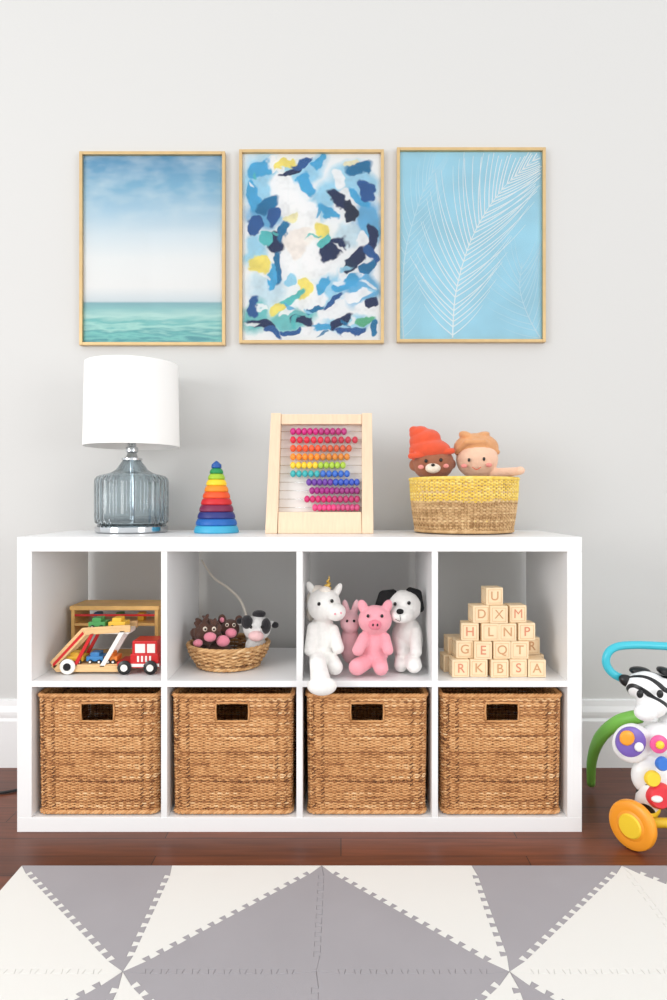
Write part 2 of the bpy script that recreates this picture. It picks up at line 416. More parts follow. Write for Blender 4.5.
mid=[(285,192,32,52,.5,WH),(345,198,24,22,.2,WH),(310,216,28,38,.2,WH),(300,242,34,30,.4,PK),(282,264,28,44,.5,WH),(318,258,28,38,-.3,WH),(352,272,32,20,.3,WH),(310,298,30,28,.6,WH),(330,314,28,14,.3,WH),(368,308,20,14,0,WH),(270,160,20,13,0,WH),(340,178,14,18,.2,WH),
(283,158,24,9,.1,YL),(323,230,17,22,.3,YL),(303,289,16,20,.1,YL),(256,262,16,18,.1,YL),(276,310,22,10,.3,YL),(354,160,18,8,.1,(246,238,200)),(290,215,14,8,.4,(250,242,190)),
(255,166,26,16,.3,SB),(250,192,16,34,.1,SB),(264,202,30,16,.7,TB),(252,226,14,22,0,MB),(272,214,13,24,-.6,MB),
(273,240,20,22,.6,NV),(283,230,11,24,-.3,TB),(264,236,10,14,0,TG),(289,168,28,8,.6,NV),(300,159,24,9,.3,MB),(318,160,18,9,.5,SB),(306,180,12,26,.5,SB),
(338,198,30,10,-.9,NV),(349,211,24,11,-.8,(12,34,66)),(330,208,26,8,-.8,SB),(360,198,30,12,-.6,SB),(369,188,13,24,.3,MB),(363,166,30,12,.3,TB),
(376,236,10,30,0,NV),(366,240,10,16,.5,WH),(335,247,17,32,-.6,NV),(327,240,10,20,-.5,TG),(357,256,30,14,.7,NV),(367,269,22,11,.4,TB),(348,266,12,20,.3,(16,46,84)),(374,254,10,18,.3,MB),
(274,268,10,38,-.1,TB),(267,278,9,28,-.1,SB),(288,282,20,10,.8,LB),(292,301,28,9,.6,TG),(348,286,30,11,.4,SB),(360,297,28,9,.3,WH),(320,284,20,8,.9,SB),
(259,326,32,12,-.35,NV),(271,334,24,8,-.2,MB),(250,306,12,18,0,MB),(288,314,18,8,.6,WH),(303,323,26,9,-.3,NV),(314,311,20,7,.5,TB),(326,331,26,8,0,SB),(343,322,30,10,.75,NV),(353,334,28,7,.1,MB),(366,322,20,9,.3,(96,184,140)),(377,330,9,18,0,TB),(334,303,28,6,.7,MB),(374,304,9,10,.1,NV),(308,334,16,6,0,WH),(290,335,20,5,.1,MB)]
for w_ in mid: pstroke(*w_,op=1,soft=.09)
for i in range(22):
    pstroke(prng.uniform(244,378),prng.uniform(154,338),prng.uniform(6,16),prng.uniform(2.5,5),prng.uniform(-1.2,1.2),[WH,WH,LB,SB,WH,WH,TG,TB][prng.randint(8)],op=.9,soft=.2)
X_=r2[0]+(r2[1]-r2[0])*Ug/145; Z_=r2[3]-(r2[3]-r2[2])*Vg/194
co_=np.stack([X_,np.full_like(X_,YA),Z_],-1).reshape(-1,3)
idx=np.arange(GX*GY).reshape(GY,GX)
q4=np.stack([idx[1:,:-1],idx[1:,1:],idx[:-1,1:],idx[:-1,:-1]],-1).reshape(-1,4)
me=bpy.data.meshes.new('abstract_canvas'); me.from_pydata(co_.tolist(),[],q4.tolist()); me.update()
ca_=me.color_attributes.new('Col','FLOAT_COLOR','POINT')
ca_.data.foreach_set('color',np.concatenate([canvas.reshape(-1,3),np.ones((GX*GY,1))],1).astype(np.float32).ravel())
link('abstract_canvas',me,M_paint,e2)
rnd=random.Random(11)
class Flat:
    def __init__(s): s.v=[];s.f=[];s.c=[];s.n=0
    def poly(s,pts,c,y):
        b=len(s.v); s.v+= [(p[0],y,p[1]) for p in pts]; s.f.append(tuple(range(b,b+len(pts)))); s.c+=[c]*len(pts)
    def make(s,name,m,parent):
        me=bpy.data.meshes.new(name); me.from_pydata(s.v,[],s.f); me.update()
        a=me.color_attributes.new('Col','FLOAT_COLOR','POINT')
        a.data.foreach_set('color',[x for c in s.c for x in c])
        return link(name,me,m,parent)
# palm
e3,r3=frame(397,546,147,342)
art_plane(e3,r3,mat('palm_ground_blue',(174,224,241),0.7,var=0.09,vscale=7))
FL=Flat()
def ribbon(pts,w,c,r):
    FL.n+=1; q=[P(u,v,YA) for u,v in pts]; L=[];R=[]
    for i,p in enumerate(q):
        t=(q[min(i+1,len(q)-1)]-q[max(i-1,0)]).normalized(); nn=Vector((-t.z,0,t.x)); ww=w*(1-.7*i/(len(q)-1))
        L.append((p.x+nn.x*ww,p.z+nn.z*ww)); R.append((p.x-nn.x*ww,p.z-nn.z*ww))
    for i in range(len(q)-1):
        quad=[L[i],L[i+1],R[i+1],R[i]]
        if all(r[0]<x<r[1] and r[2]<z<r[3] for x,z in quad): FL.poly(quad,c,YA-.0002-FL.n*.00001)
def frond(rib,n,length,c,spread0,spread1,w=.0015):
    R=[Vector((a,b,0)) for a,b in rib]; sp=spline(R,20); ribbon([(p.x,p.y) for p in sp],.0022,c,r3)
    N=len(sp)
    for i in range(n):
        k=int(N*(0.06+0.92*i/n)); k=min(k,N-2); p=sp[k]; t=(sp[k+1]-sp[k-1]).normalized(); f_=i/n
        ln=length*(0.55+.6*math.sin(math.pi*min(1,f_*1.05)))*rnd.uniform(.9,1.1)
        for sgn in(-1,1):
            a=sgn*(spread0+(spread1-spread0)*f_)*rnd.uniform(.93,1.07); pts=[]
            x,y=p.x,p.y; dx_,dy_=t.x*math.cos(a)-t.y*math.sin(a),t.x*math.sin(a)+t.y*math.cos(a)
            for m_ in range(12):
                pts.append((x,y)); x+=dx_*ln/11; y+=dy_*ln/11
                ca=-sgn*.035; dx_,dy_=dx_*math.cos(ca)-dy_*math.sin(ca),dx_*math.sin(ca)+dy_*math.cos(ca)
            ribbon(pts,w,c,r3)
CW=col(248,253,254)
frond([(404,346),(402,300),(406,250),(420,200),(436,165)],20,46,col(212,238,248),.9,.35,.0011)
frond([(548,350),(530,320),(520,290),(522,262)],12,52,col(212,238,248),1.0,.5,.0011)
frond([(452,346),(456,292),(472,238),(500,192),(538,156)],34,84,CW,.95,.35,.0019)
FL.make('palm_frond_lines',M_paint,e3)
# ---------------- lamp
ly=0.25; lx=P(132,500,ly).x; lamp=empty('table_lamp',(lx,ly,ZT))
M_shade=mat('white_linen_shade',(246,245,243),0.85,bump=0.15,bscale=500)
M_lglass=mat('smoky_ribbed_glass',(212,222,226),0.04,trans=0.96)
L=(lx,ly,ZT)
revolve('chrome_foot',[(0,0.0005),(0.100,0.0005),(0.105,0.004),(0.105,0.018),(0.098,0.023),(0,0.023)],L,M_chrome,lamp)
ob=[(0.0,0.0245),(0.096,0.0245),(0.103,0.030),(0.105,0.045),(0.105,0.150),(0.103,0.160),(0.094,0.168),(0.062,0.176),(0.045,0.186),(0.036,0.200),(0.026,0.214)]
inn=[(0.022,0.2135),(0.032,0.199),(0.041,0.184),(0.060,0.173),(0.090,0.164),(0.100,0.150),(0.101,0.045),(0.094,0.031),(0.0,0.030)]
revolve('glass_body',ob+inn,L,M_lglass,lamp,n=240,rib=30,ribamp=0.014)
revolve('inner_rod',[(0,0.0305),(.007,.0305),(.007,.2140),(0,.2140)],L,M_chrome,lamp,n=20)
revolve('chrome_neck',[(0,0.2145),(0.030,0.2145),(0.030,0.220),(0.017,0.224),(0.013,0.235),(0.018,0.240),(0.018,0.252),(0.012,0.256),(0.012,0.33),(0,0.33)],L,M_chrome,lamp)
zb,zt=1.024-ZT,1.268-ZT
revolve('drum_shade',[(0.1375,zb),(0.1385,zb),(0.1335,zt),(0.1325,zt),(0.1365,zb+.002),(0.1375,zb)],L,M_shade,lamp,n=64)
o=[c for c in lamp.children if c.name.startswith('drum')][0]
bm=bmesh.new(); bm.from_mesh(o.data)
bmesh.ops.delete(bm,geom=[f for f in bm.faces if len(f.verts)>4],context='FACES'); bm.to_mesh(o.data); bm.free()
for k in range(3):
    a=k*2.094+.4
    tube('spider_arm_%d'%k,[(lx,ly,ZT+.328),(lx+.134*math.cos(a),ly+.134*math.sin(a),ZT+.328)],0.0015,M_chrome,lamp,6,sm=False)
# ---------------- stacking toy
sy=0.22; sx=P(216.5,500,sy).x; st=empty('rainbow_stacking_tower',(sx,sy,ZT))
cols=[(62,168,206),(20,96,176),(40,48,120),(120,26,70),(206,34,40),(232,84,34),(242,142,30),(250,208,40),(160,196,50),(30,140,80),(24,84,160)]
z=ZT+.0005; hh=[.022,.02,.02,.02,.019,.019,.018,.018,.017,.016,.022]
for i,(c,h) in enumerate(zip(cols,hh)):
    r=0.065-0.050*(i/10)
    m=mat('painted_wood_%d'%i,c,0.45,bump=.03)
    top=r-.005 if i<10 else 0.004
    revolve('ring_%d'%i,[(0,0),(r-.002,0),(r,.003),(r-.001,h*.5),(top,h-.002),(max(top-.003,.001),h-.0003),(0,h-.0003)],(sx,sy,z),m,st)
    z+=h
# ---------------- abacus
ay=0.16; ab=empty('bead_abacus',(P(319,500,ay).x,ay,ZT))
def prism(name,pts2,y0,y1,m,parent,bev=.0015):
    n=len(pts2); vs=[(x,y0,z) for x,z in pts2]+[(x,y1,z) for x,z in pts2]
    fs=[tuple(range(n)),tuple(reversed(range(n,2*n)))]+[(i,n+i,n+(i+1)%n,(i+1)%n) for i in range(n)]
    o=from_py(name,vs,fs,m,parent)
    bm=bmesh.new(); bm.from_mesh(o.data); bmesh.ops.recalc_face_normals(bm,faces=bm.faces); bm.to_mesh(o.data); bm.free()
    if bev: bevel(o,bev)
    return o
def XZ(u,v,y): p=P(u,v,y); return (p.x,p.z)
zb=ZT+.0005
def A(u,v):
    p=P(u,v,ay); return (p.x,max(p.z,zb))
prism('post_left',[A(265,540),A(277,540),A(281,413),A(271,413)],ay,ay+.045,M_wood2,ab)
prism('post_right',[A(362,540),A(373.5,540),A(372,413),A(362,413)],ay,ay+.045,M_wood2,ab)
prism('top_rail',[A(281,414),A(281,424),A(362,424),A(362,414)],ay+.004,ay+.041,M_wood2,ab)
prism('bottom_panel',[A(277.5,540),A(278,512),A(361.5,512),A(362,540)],ay+.004,ay+.041,M_wood2,ab)
prism('back_panel',[A(278,512),A(281,424),A(362,424),A(362,512)],ay+.036,ay+.04,mat('white_back_board',(232,229,225),.5),ab,0)
bc=[(204,44,130),(222,44,70),(236,92,50),(244,146,46),(248,210,60),(60,176,180),(110,64,160),(160,44,130),(206,46,110),(226,70,130)]
ext=[(290,347),(290,358),(290,352),(290,350),(290,346),(290,350),(306,360),(309,360),(304,360),(312,360)]
alt={4:(170,204,70),5:(60,110,200),6:(60,90,190)}
for i in range(10):
    v=431.5+i*8.45
    a=P(278,v,ay+.016); b=P(364,v,ay+.016)
    tube('wire_%d'%i,[a,b],.0008,M_chrome,ab,6,sm=False)
    m=mat('bead_%d'%i,bc[i],0.3); n_=10; u0,u1=ext[i]
    m2=mat('bead_alt_%d'%i,alt.get(i,tuple(min(255,int(c*.8+20)) for c in bc[i])),.3)
    La=[];Lb=[]
    for k in range(n_):
        u=u0+3+(u1-u0-6)*k/(n_-1)
        (La if k<5 else Lb).append(E(u,v,ay+.016,2.9,3.6,3.6))
    dots('beads_row_%d'%i,La,m,ab)
    if Lb: dots('beads_row_b_%d'%i,Lb,m2,ab)
# ---------------- doll basket
by=0.238; bx=P(463.5,500,by).x
M_yb=attr_mat('seagrass_yellow_natural','tone',.7,[(0.0,(150,112,68)),(0.25,(200,162,114)),(0.45,(222,190,144)),(0.55,(226,200,150)),(0.62,(222,182,70)),(0.8,(238,206,92)),(1.0,(248,226,136))])
bk=empty('woven_toy_basket',(bx,by,ZT+.004))
def rsurf(rb,rt,Hh,ell=1.0):
    totl=2*math.pi*(rb+rt)/2
    def f(t,z):
        a=2*math.pi*t/totl; r=rb+(rt-rb)*math.sin(min(1,max(0,z/Hh))*math.pi/2)
        return (r*math.cos(a),r*ell*math.sin(a),math.cos(a),math.sin(a))
    return f,totl
sf,tl=rsurf(.140,.156,.153)
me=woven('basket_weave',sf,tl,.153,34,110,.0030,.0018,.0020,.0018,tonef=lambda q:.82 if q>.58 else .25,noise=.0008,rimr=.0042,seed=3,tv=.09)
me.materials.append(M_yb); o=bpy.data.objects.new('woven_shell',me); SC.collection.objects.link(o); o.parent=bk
revolve('basket_base',[(0,0),(.134,0),(.134,.006),(0,.006)],bk.location,M_dark,bk)
def plush_mat(n,c,b=.8): return mat(n,c,.95,bump=b,bscale=420,sheen=.25,var=.05,vscale=60)
M_brown=plush_mat('brown_plush',(160,100,72)); M_peach=plush_mat('peach_plush',(242,200,172)); M_hat=plush_mat('coral_knit',(230,88,52),.9)
M_cream=plush_mat('cream_plush',(240,226,208)); M_hair=plush_mat('ginger_plush',(222,160,108))
M_eye=mat('bead_eye_black',(12,10,10),.15)
M_pinkc=plush_mat('pink_cheek',(238,150,140))
d=empty('bear_doll_with_hat',P(433,475,.2))
blob('bear_body',E(433,463,.2,21,18,18)+E(433,495,.21,17,24,16)+E(414,465,.2,5,6,4)+E(452,464,.2,4,5,4),M_brown,d)
blob('knit_hat',E(430,450,.2,21,12,19,.05)+E(425,440,.2,16,11,14,-.2)+E(419,433,.2,10,7,9,-.2)+E(414,430,.2,5,4,5)+E(415,452,.19,6,9,6)+C(411,456,.165,3.2,452,451,.165,3.2,12),M_hat,d)
blob('bear_muzzle',E(433,468,.155,8,5.5,4),M_cream,d)
dots('bear_eyes',[E(426,461,.149,1.7,1.9,1.2),E(441,460,.149,1.7,1.9,1.2),E(433,465,.144,2,1.5,1.5)],M_eye,d)
dots('bear_cheeks',[E(421,467,.155,3,2.2,1.5),E(446,466,.155,3,2.2,1.5)],M_pinkc,d)
d=empty('baby_doll',P(476,475,.2))
blob('doll_body',E(477,459,.2,21,20,18)+E(479,495,.22,17,24,16)+C(494,474,.19,6,519,471,.13,4.2)+E(520,470.5,.128,5,4.2,5),M_peach,d)
blob('doll_hair',E(476,448,.214,22.5,15,20)+E(467,437,.2,9,5,8,.5)+E(481,436,.2,9,4,8,-.3)+C(457,452,.19,3,466,442,.160,3)+C(466,442,.160,3,484,442,.160,3)+C(484,442,.160,3,497,452,.19,3),M_hair,d)
dots('doll_eyes',[E(469,460,.149,1.4,2,1.2),E(484,459,.149,1.4,2,1.2)],M_eye,d)
dots('doll_cheeks',[E(464,466,.152,3.2,2.2,1.5),E(489,465,.152,3.2,2.2,1.5)],M_pinkc,d)
tube('doll_smile',[P(472,467,.146),P(476.5,469.5,.145),P(481,467,.146)],.0012,M_hat,d,6)
# ---------------- cell 3 plush
M_wp=plush_mat('white_plush',(246,244,240)); M_pk=plush_mat('pink_plush',(246,166,178)); M_bp=plush_mat('black_plush',(34,32,36)); M_blk2=mat('black_felt',(12,12,14),.9,bump=.5,bscale=400); M_lp=plush_mat('pale_pink_plush',(252,204,210))
M_goldf=mat('gold_fabric',(222,184,90),.4,metal=.5,bump=.2)
u=empty('unicorn_plush',P(322,671,.08))
blob('unicorn_body',E(323,642,.10,15,26,17)+E(324,605,.09,17,17,17)+E(336,612,.062,10,9,12)+E(322,626,.1,12,10,12)
  +C(313,628,.08,6,310,650,.05,6.2,6)+C(333,630,.08,6,338,648,.05,6.2,6)
  +C(317,656,.07,8,318,665,.005,8.5)+C(318,665,.005,8.5,321,683,-.042,10.5)+E(322,686,-.048,15,9.5,10)+C(330,658,.07,8,335,667,.03,8)
  +E(312,590,.1,4,10,3,-.5)+E(337,591,.1,4,9,3,.5),M_wp,u)
blob('unicorn_mane',E(318,591,.11,9,6,9)+E(312,600,.12,6,9,8)+E(311,613,.125,5,9,7)+E(325,590,.08,6,4,6),plush_mat('cream_mane',(250,240,228),.9),u)
hv=P(327,589,.085)
pts=[];rr=[]
for i in range(40):
    t_=i/39; a=t_*16; pts.append(hv+Vector((.006*(1-t_)*math.cos(a)+.006*t_,.006*(1-t_)*math.sin(a),t_*.036))); rr.append(.0058*(1-t_)+.001)
tube('unicorn_horn',pts,rr,M_goldf,u,8,sm=False)
dots('unicorn_eyes',[E(319,604,.047,1.8,2,1.2),E(332,601,.0455,1.8,2,1.2)],M_eye,u)
dots('unicorn_nostrils',[E(335,614,.029,1,1.2,.8),E(341,613,.033,1,1.2,.8)],M_pk,u)
g=empty('pig_plush',P(374,671,.08))
blob('pig_body',E(374,646,.08,16,22,15)+E(375,620,.06,17,15,15)+E(363,607,.06,5,8,4,-.4)+E(387,607,.06,5,8,4,.4)
  +C(364,638,.05,6,358,650,.03,6)+C(385,638,.05,5.5,388,650,.03,5.5)+C(367,661,.06,8,357,667,.03,8.5)+C(379,661,.06,8,381,668,.03,7.5),M_pk,g)
blob('pig_snout',E(375,625,.021,7,5.5,4),plush_mat('rose_plush',(236,132,150)),g)
dots('pig_eyes',[E(368,616,.023,1.6,1.8,1.2),E(382,616,.023,1.6,1.8,1.2)],M_eye,g)
dots('pig_nostrils',[E(373,625,.0105,.9,1.4,.8),E(377.5,625,.0105,.9,1.4,.8)],M_eye,g)
g=empty('dog_plush',P(408,671,.1))
blob('dog_body',E(407,640,.13,16,25,16)+E(404,606,.12,18,16,17)+E(401,614,.085,13,9,12)+E(400,616,.065,9,7,10)+C(415,632,.10,6,416,652,.06,6)+C(399,634,.12,6,402,650,.09,6)
   +C(411,655,.10,8,414,665,.05,8)+C(402,655,.11,7,401,665,.08,7),M_wp,g)
blob('dog_ears',C(393,593,.12,4,384,596,.11,6,5)+C(384,596,.11,6,379,611,.095,6,6)+E(379,613,.093,6.5,7.5,4)+C(410,591,.12,4,417,594,.12,5,5)+C(417,594,.12,5,419.5,608,.11,4.8,5),M_blk2,g)
dots('dog_eyes',[E(395,604,.0715,1.8,2,1.2),E(409,603,.0715,1.8,2,1.2)],mat('glossy_eye',(20,16,16),.1),g)
blob('dog_nose',E(400,611.5,.042,4,3,3),M_blk2,g)
tube('dog_mouth',[P(395,619,.040),P(400,621,.037),P(400,615,.036)],.0008,M_bp,g,6)
g=empty('bunny_plush',P(351,655,.13))
blob('bunny_body',E(350,622,.12,10,12,9)+E(350,644,.13,10,20,9)+E(346,609,.12,3.6,10,3,-.2)+E(355,609,.12,3.6,10,3,.2),M_lp,g)
dots('bunny_eyes',[E(347,621,.0935,1.2,1.4,1),E(354,621,.0935,1.2,1.4,1)],M_eye,g)
# ---------------- cell 2 basket and puppets
sbx=P(229,500,.17).x
sb=empty('small_wicker_basket',(sbx,.165,ZS1+.0042))
M_w2=attr_mat('willow_wicker','tone',.55,[(0.0,(110,70,36)),(0.4,(186,136,84)),(0.7,(220,176,122)),(1.0,(240,210,166))])
sf,tl=rsurf(.082,.112,.060)
me=woven('small_weave',sf,tl,.060,12,40,.0030,.0024,.0032,.0022,noise=.0012,rimr=.005,seed=9)
me.materials.append(M_w2); o=bpy.data.objects.new('woven_shell',me); SC.collection.objects.link(o); o.parent=sb
revolve('basket_base',[(0,0),(.079,0),(.079,.005),(0,.005)],sb.location,M_dark,sb)
M_rope=mat('twine_white',(232,224,212),.8,bump=.4)
tube('curved_twig',[P(201.5,560,.36),P(213,577,.33),P(228,588,.3),P(240,600,.27),P(246,616,.25),P(247,640,.23)],[.0026,.0036,.004,.004,.004,.004],M_rope,sb,8)
M_db=plush_mat('brown_fur',(96,64,52),1.0); M_ppk=plush_mat('puppet_pink',(242,146,166))
g=empty('monkey_puppets',P(212,650,.16))
rr_=random.Random(4)
tufts=[]
for k in range(34):
    a=rr_.uniform(0,6.28); q=rr_.uniform(.55,1.05); tufts+=E(207+14*q*math.cos(a),631+12*q*math.sin(a),.15+rr_.uniform(-.02,.03),rr_.uniform(1.8,3),rr_.uniform(4,6),3,rr_.uniform(-1,1))
blob('monkey_fur',E(207,633,.15,13,12,13)+E(230,629,.18,9.5,10,10)+E(214,649,.17,18,7,14)+E(194,633,.14,4,5,3)+E(222,619,.18,4,5,3)+E(239,620,.18,4,5,3)+tufts,M_db,g,voxel=.0019,smooth=2)
blob('pink_muzzles',E(210,637,.105,6.5,5,4)+E(231,633,.145,6,5,4)+E(222,620,.165,2.6,3,2)+E(239,621,.165,2.6,3,2)+E(223,641,.12,7,6,4)+E(198,643,.108,5,4,4),M_ppk,g)
dots('monkey_eyes',[E(205,629,.103,2.2,2.4,1.2),E(214,629,.103,2.2,2.4,1.2),E(227,625,.143,1.8,2,1.2),E(234,625,.143,1.8,2,1.2)],M_cream,g)
dots('monkey_pupils',[E(205.4,629.3,.1,1.1,1.2,1),E(214,629.3,.1,1.1,1.2,1),E(227,625,.1395,1,1.1,1),E(234,625,.1395,1,1.1,1)],M_eye,g)
g=empty('cow_puppet',P(258,650,.16))
blob('cow_head',E(257,628,.15,14,13,13)+E(256,646,.17,11,11,10)+E(243,622,.15,6,3,3,-.3)+E(272,624,.15,6,3,3,.3),plush_mat('cow_white_fur',(232,230,228),.9),g)
blob('cow_patches',E(247,622,.125,6,7,6)+E(266,626,.128,5,8,7)+E(259,614,.15,7,4,6)+E(275,625,.148,4,3.4,3.4)+E(240,621,.148,4,3.4,3.4),M_bp,g)
blob('cow_muzzle',E(256,636,.115,8,5.5,5),plush_mat('cow_pink',(238,196,196)),g)
dots('cow_eyes',[E(251,627,.105,1.5,1.8,1.2),E(262,627,.107,1.5,1.8,1.2)],M_eye,g)
# ---------------- blocks
blk=empty('alphabet_blocks',P(497,678,.06))
bmat=mat('block_birch',(240,214,176),.55,var=.06,vscale=30); M_let=mat('letter_print',(206,156,112),.6); M_let2=mat('letter_print_red',(216,140,108),.6); M_edge=mat('block_border',(220,178,130),.6)
bs=.0468; sp_=.0505
letters='RKBSAGEQTHLNPDXMUCFZWOJVI'
li=0
rowsd=[[(-2.05,0,.06),(-1.05,.004,-.04),(0,-.004,.02),(1.0,.004,.05),(2.0,0,-.05)],
       [(-1.8,.012,.08),(-.82,0,-.05),(.16,.004,.04),(1.14,.004,-.06)],
       [(-1.45,.008,-.1),(-.45,.004,.05),(.5,.004,-.03),(1.5,.01,.07)],
       [(-.93,.006,.12),(.05,.0,-.06),(1.05,.01,.08)],
       [(-.2,.008,.1)]]
back=[[(-2.35,.056,.1),(-1.2,.058,0),(-.1,.056,.05),(1.0,.058,0),(2.2,.058,.1)],[(-2.1,.062,.1),(-.9,.058,0),(1.0,.06,0),(1.95,.052,.15)]]
cxb=P(497,500,.06).x
def ablock(rI,k,dy,ro,letter=True):
    global li
    x=cxb+k*sp_; y=.032+bs/2+dy+rI*.003; z=ZS1+.0006+bs/2+rI*(bs+.0004)
    o=box('block_%d'%li,-bs/2,bs/2,-bs/2,bs/2,-bs/2,bs/2,bmat,None,.002)
    R=Matrix.Translation((x,y,z))@Matrix.Rotation(ro,4,'Z')
    o.matrix_world=R; o.parent=blk; o.matrix_parent_inverse=Matrix.Translation(blk.location).inverted()
    h=bs/2-.005; w=.0013; yy=-bs/2-.0003
    vs=[];fs=[]
    for (a,b,c,d_) in [(-h,h,h-w,h),(-h,h,-h,-h+w),(-h,-h+w,-h+w,h-w),(h-w,h,-h+w,h-w)]:
        for face in range(2):
            q=[(a,c),(b,c),(b,d_),(a,d_)]; s0=len(vs)
            for (p1,p2) in q: vs.append((p1,yy,p2) if face==0 else (yy,-p1,p2))
            fs.append((s0,s0+1,s0+2,s0+3))
    e_=from_py('border_%d'%li,vs,fs,M_edge); e_.matrix_world=R; e_.parent=blk; e_.matrix_parent_inverse=Matrix.Translation(blk.location).inverted()
    cu=bpy.data.curves.new('letter_%d'%li,'FONT'); cu.body=letters[li%25]; cu.size=.034; cu.align_x='CENTER'; cu.align_y='CENTER'; cu.extrude=.0004; cu.offset=0.0 if letters[li%25] in 'MWX' else .0003
    to=bpy.data.objects.new('letter_%d'%li,cu); SC.collection.objects.link(to); cu.materials.append(M_let if li%3 else M_let2)
    to.matrix_world=R@Matrix.Translation((0,-bs/2-.0002,0))@Matrix.Rotation(math.pi/2,4,'X'); to.parent=blk; to.matrix_parent_inverse=Matrix.Translation(blk.location).inverted()
    li+=1
for rI,row in enumerate(rowsd):
    for (k,dy,ro) in row: ablock(rI,k,dy,ro)
for rI,row in enumerate(back):
    for (k,dy,ro) in row: ablock(rI,k,dy,ro)
# ---------------- toy garage
M_red=mat('toy_red',(206,38,40),.3); M_yel=mat('toy_yellow',(240,190,60),.4); M_grn=mat('toy_green',(70,150,80),.4); M_blu=mat('toy_blue',(60,130,190),.35); M_wh=mat('toy_white',(240,238,232),.35); M_org=mat('toy_orange',(240,140,60),.4)
g=empty('wooden_toy_garage',P(115,655,.22))
gy=.2; a=P(71,640,gy); b=P(158,606,gy); z0=ZS1+.0006
M_hw=mat('honey_wood',(232,186,112),.45,var=.1,vscale=15)
box('base_board',a.x,b.x,gy,gy+.12,z0,z0+.012,M_hw,g)
box('end_left',a.x,a.x+.010,gy,gy+.12,z0+.012,b.z-.012,M_hw,g)
box('end_right',b.x-.010,b.x,gy,gy+.12,z0+.012,b.z-.012,M_hw,g)
box('roof_board',a.x-.003,b.x+.003,gy-.003,gy+.12,b.z-.012,b.z,M_hw,g)
box('middle_deck',a.x+.010,b.x-.010,gy,gy+.12,b.z-.058,b.z-.050,M_hw,g)
box('front_rail',a.x+.010,b.x-.010,gy,gy+.005,b.z-.030,b.z-.024,M_red,g)
for k in range(3):
    x=a.x+.05+k*.065
    box('peg_%d'%k,x,x+.02,gy+.04,gy+.07,b.z-.0499,b.z-.026,(M_blu,M_grn,M_yel)[k],g,.003)
# car carrier
g=empty('toy_car_carrier_truck',P(105,675,.08))
cy0,cy1=.065,.135
def q(u,v): return XZ(u,v,cy0)
for nm,y0_,y1_ in (('near',cy0,cy0+.006),('far',cy1-.006,cy1)):
    prism('lower_side_'+nm,[q(51,666),q(56,672),q(118,672),q(118,666),q(60,664)],y0_,y1_,M_wood,g,.0006)
    prism('ramp_side_'+nm,[q(50,662),q(54,669),q(86,635),q(82,628)],y0_,y1_,M_wood,g,.0006)
    prism('ramp_stripe_'+nm,[q(52.5,664),q(53.7,666.5),q(84,634),q(82.8,631.5)],y0_-.0008,y0_-.0001,M_red,g,0) if nm=='near' else None
    prism('upper_side_'+nm,[q(82,628),q(86,635),q(130,632),q(130,625)],y0_,y1_,M_wood,g,.0006)
    prism('strut_b_'+nm,[q(120,631),q(125,631),q(104,667),q(99,667)],y0_,y1_,M_wh,g,.0006)
    prism('strut_a_'+nm,[q(90,634),q(94,633),q(76,667),q(72,667)],y0_,y1_,M_red,g,.0006)
PB('upper_deck',84,129,630,634,cy0+.006,cy1-.006,M_wh,g,.0006)
PB('lower_deck',60,118,664,669,cy0+.006,cy1-.006,M_wood,g,.0006)
def wheel(name,u,v,y,r,w,mt,mh,par):
    p=P(u,v,y); rr=r/S(y)
    revolve(name+'_tyre',[(0,0),(rr*.85,0),(rr,w*.2),(rr,w*.8),(rr*.85,w),(0,w)],(p.x,y,p.z),mt,par,n=28,axis=(0,1,0))
    revolve(name+'_hub',[(0,0),(rr*.5,0),(rr*.5,.002),(0,.002)],(p.x,y-.002,p.z),mh,par,n=20,axis=(0,1,0))
for u in (67,): wheel('trailer_wheel_%d'%u,u,667.0,cy0-.008,7.6,.008,M_wh,M_black,g)
for u in (124,150): wheel('cab_wheel_%d'%u,u,668.0,cy0-.008,7.0,.008,M_black,M_wh,g)
def toycar(nm,u,v,c,ln=17):
    PB(nm+'_body',u,u+ln,v,v+5,cy0+.012,cy1-.015,c,g,.002)
    PB(nm+'_roof',u+4,u+ln-4,v-4,v+.5,cy0+.016,cy1-.019,c,g,.002)
    for k in(4,ln-4): wheel(nm+'_w%d'%k,u+k,v+5.5,cy0+.008,2.2,.004,M_black,M_wh,g)
toycar('green_car',88,622,M_grn); toycar('yellow_car',108,622,M_yel); toycar('blue_car',86,656.5,M_blu); toycar('orange_car',104,656.5,M_org,13); toycar('yellow_car_b',66,656.5,M_yel)
PB('cab_chassis',117,158,662,668,cy0,cy1,M_red,g,.001)
PB('cab_body',130,158,654,663,cy0,cy1,M_red,g,.003)
PB('cab_upper',132,157,641,655,cy0,cy1,M_red,g,.003)
PB('cab_window',135,145,644,653,cy0-.001,cy0+.002,M_wh,g,.0004)
PB('cab_window_b',147,155,644,653,cy0-.001,cy0+.002,M_wh,g,.0004)
for k in range(4): PB('grille_%d'%k,137+k*4,139+k*4,656,662,cy0-.001,cy0+.002,M_wh,g,.0002)
PB('cab_bumper',128,159,664,667,cy0-.003,cy0+.002,M_wh,g,.0004)
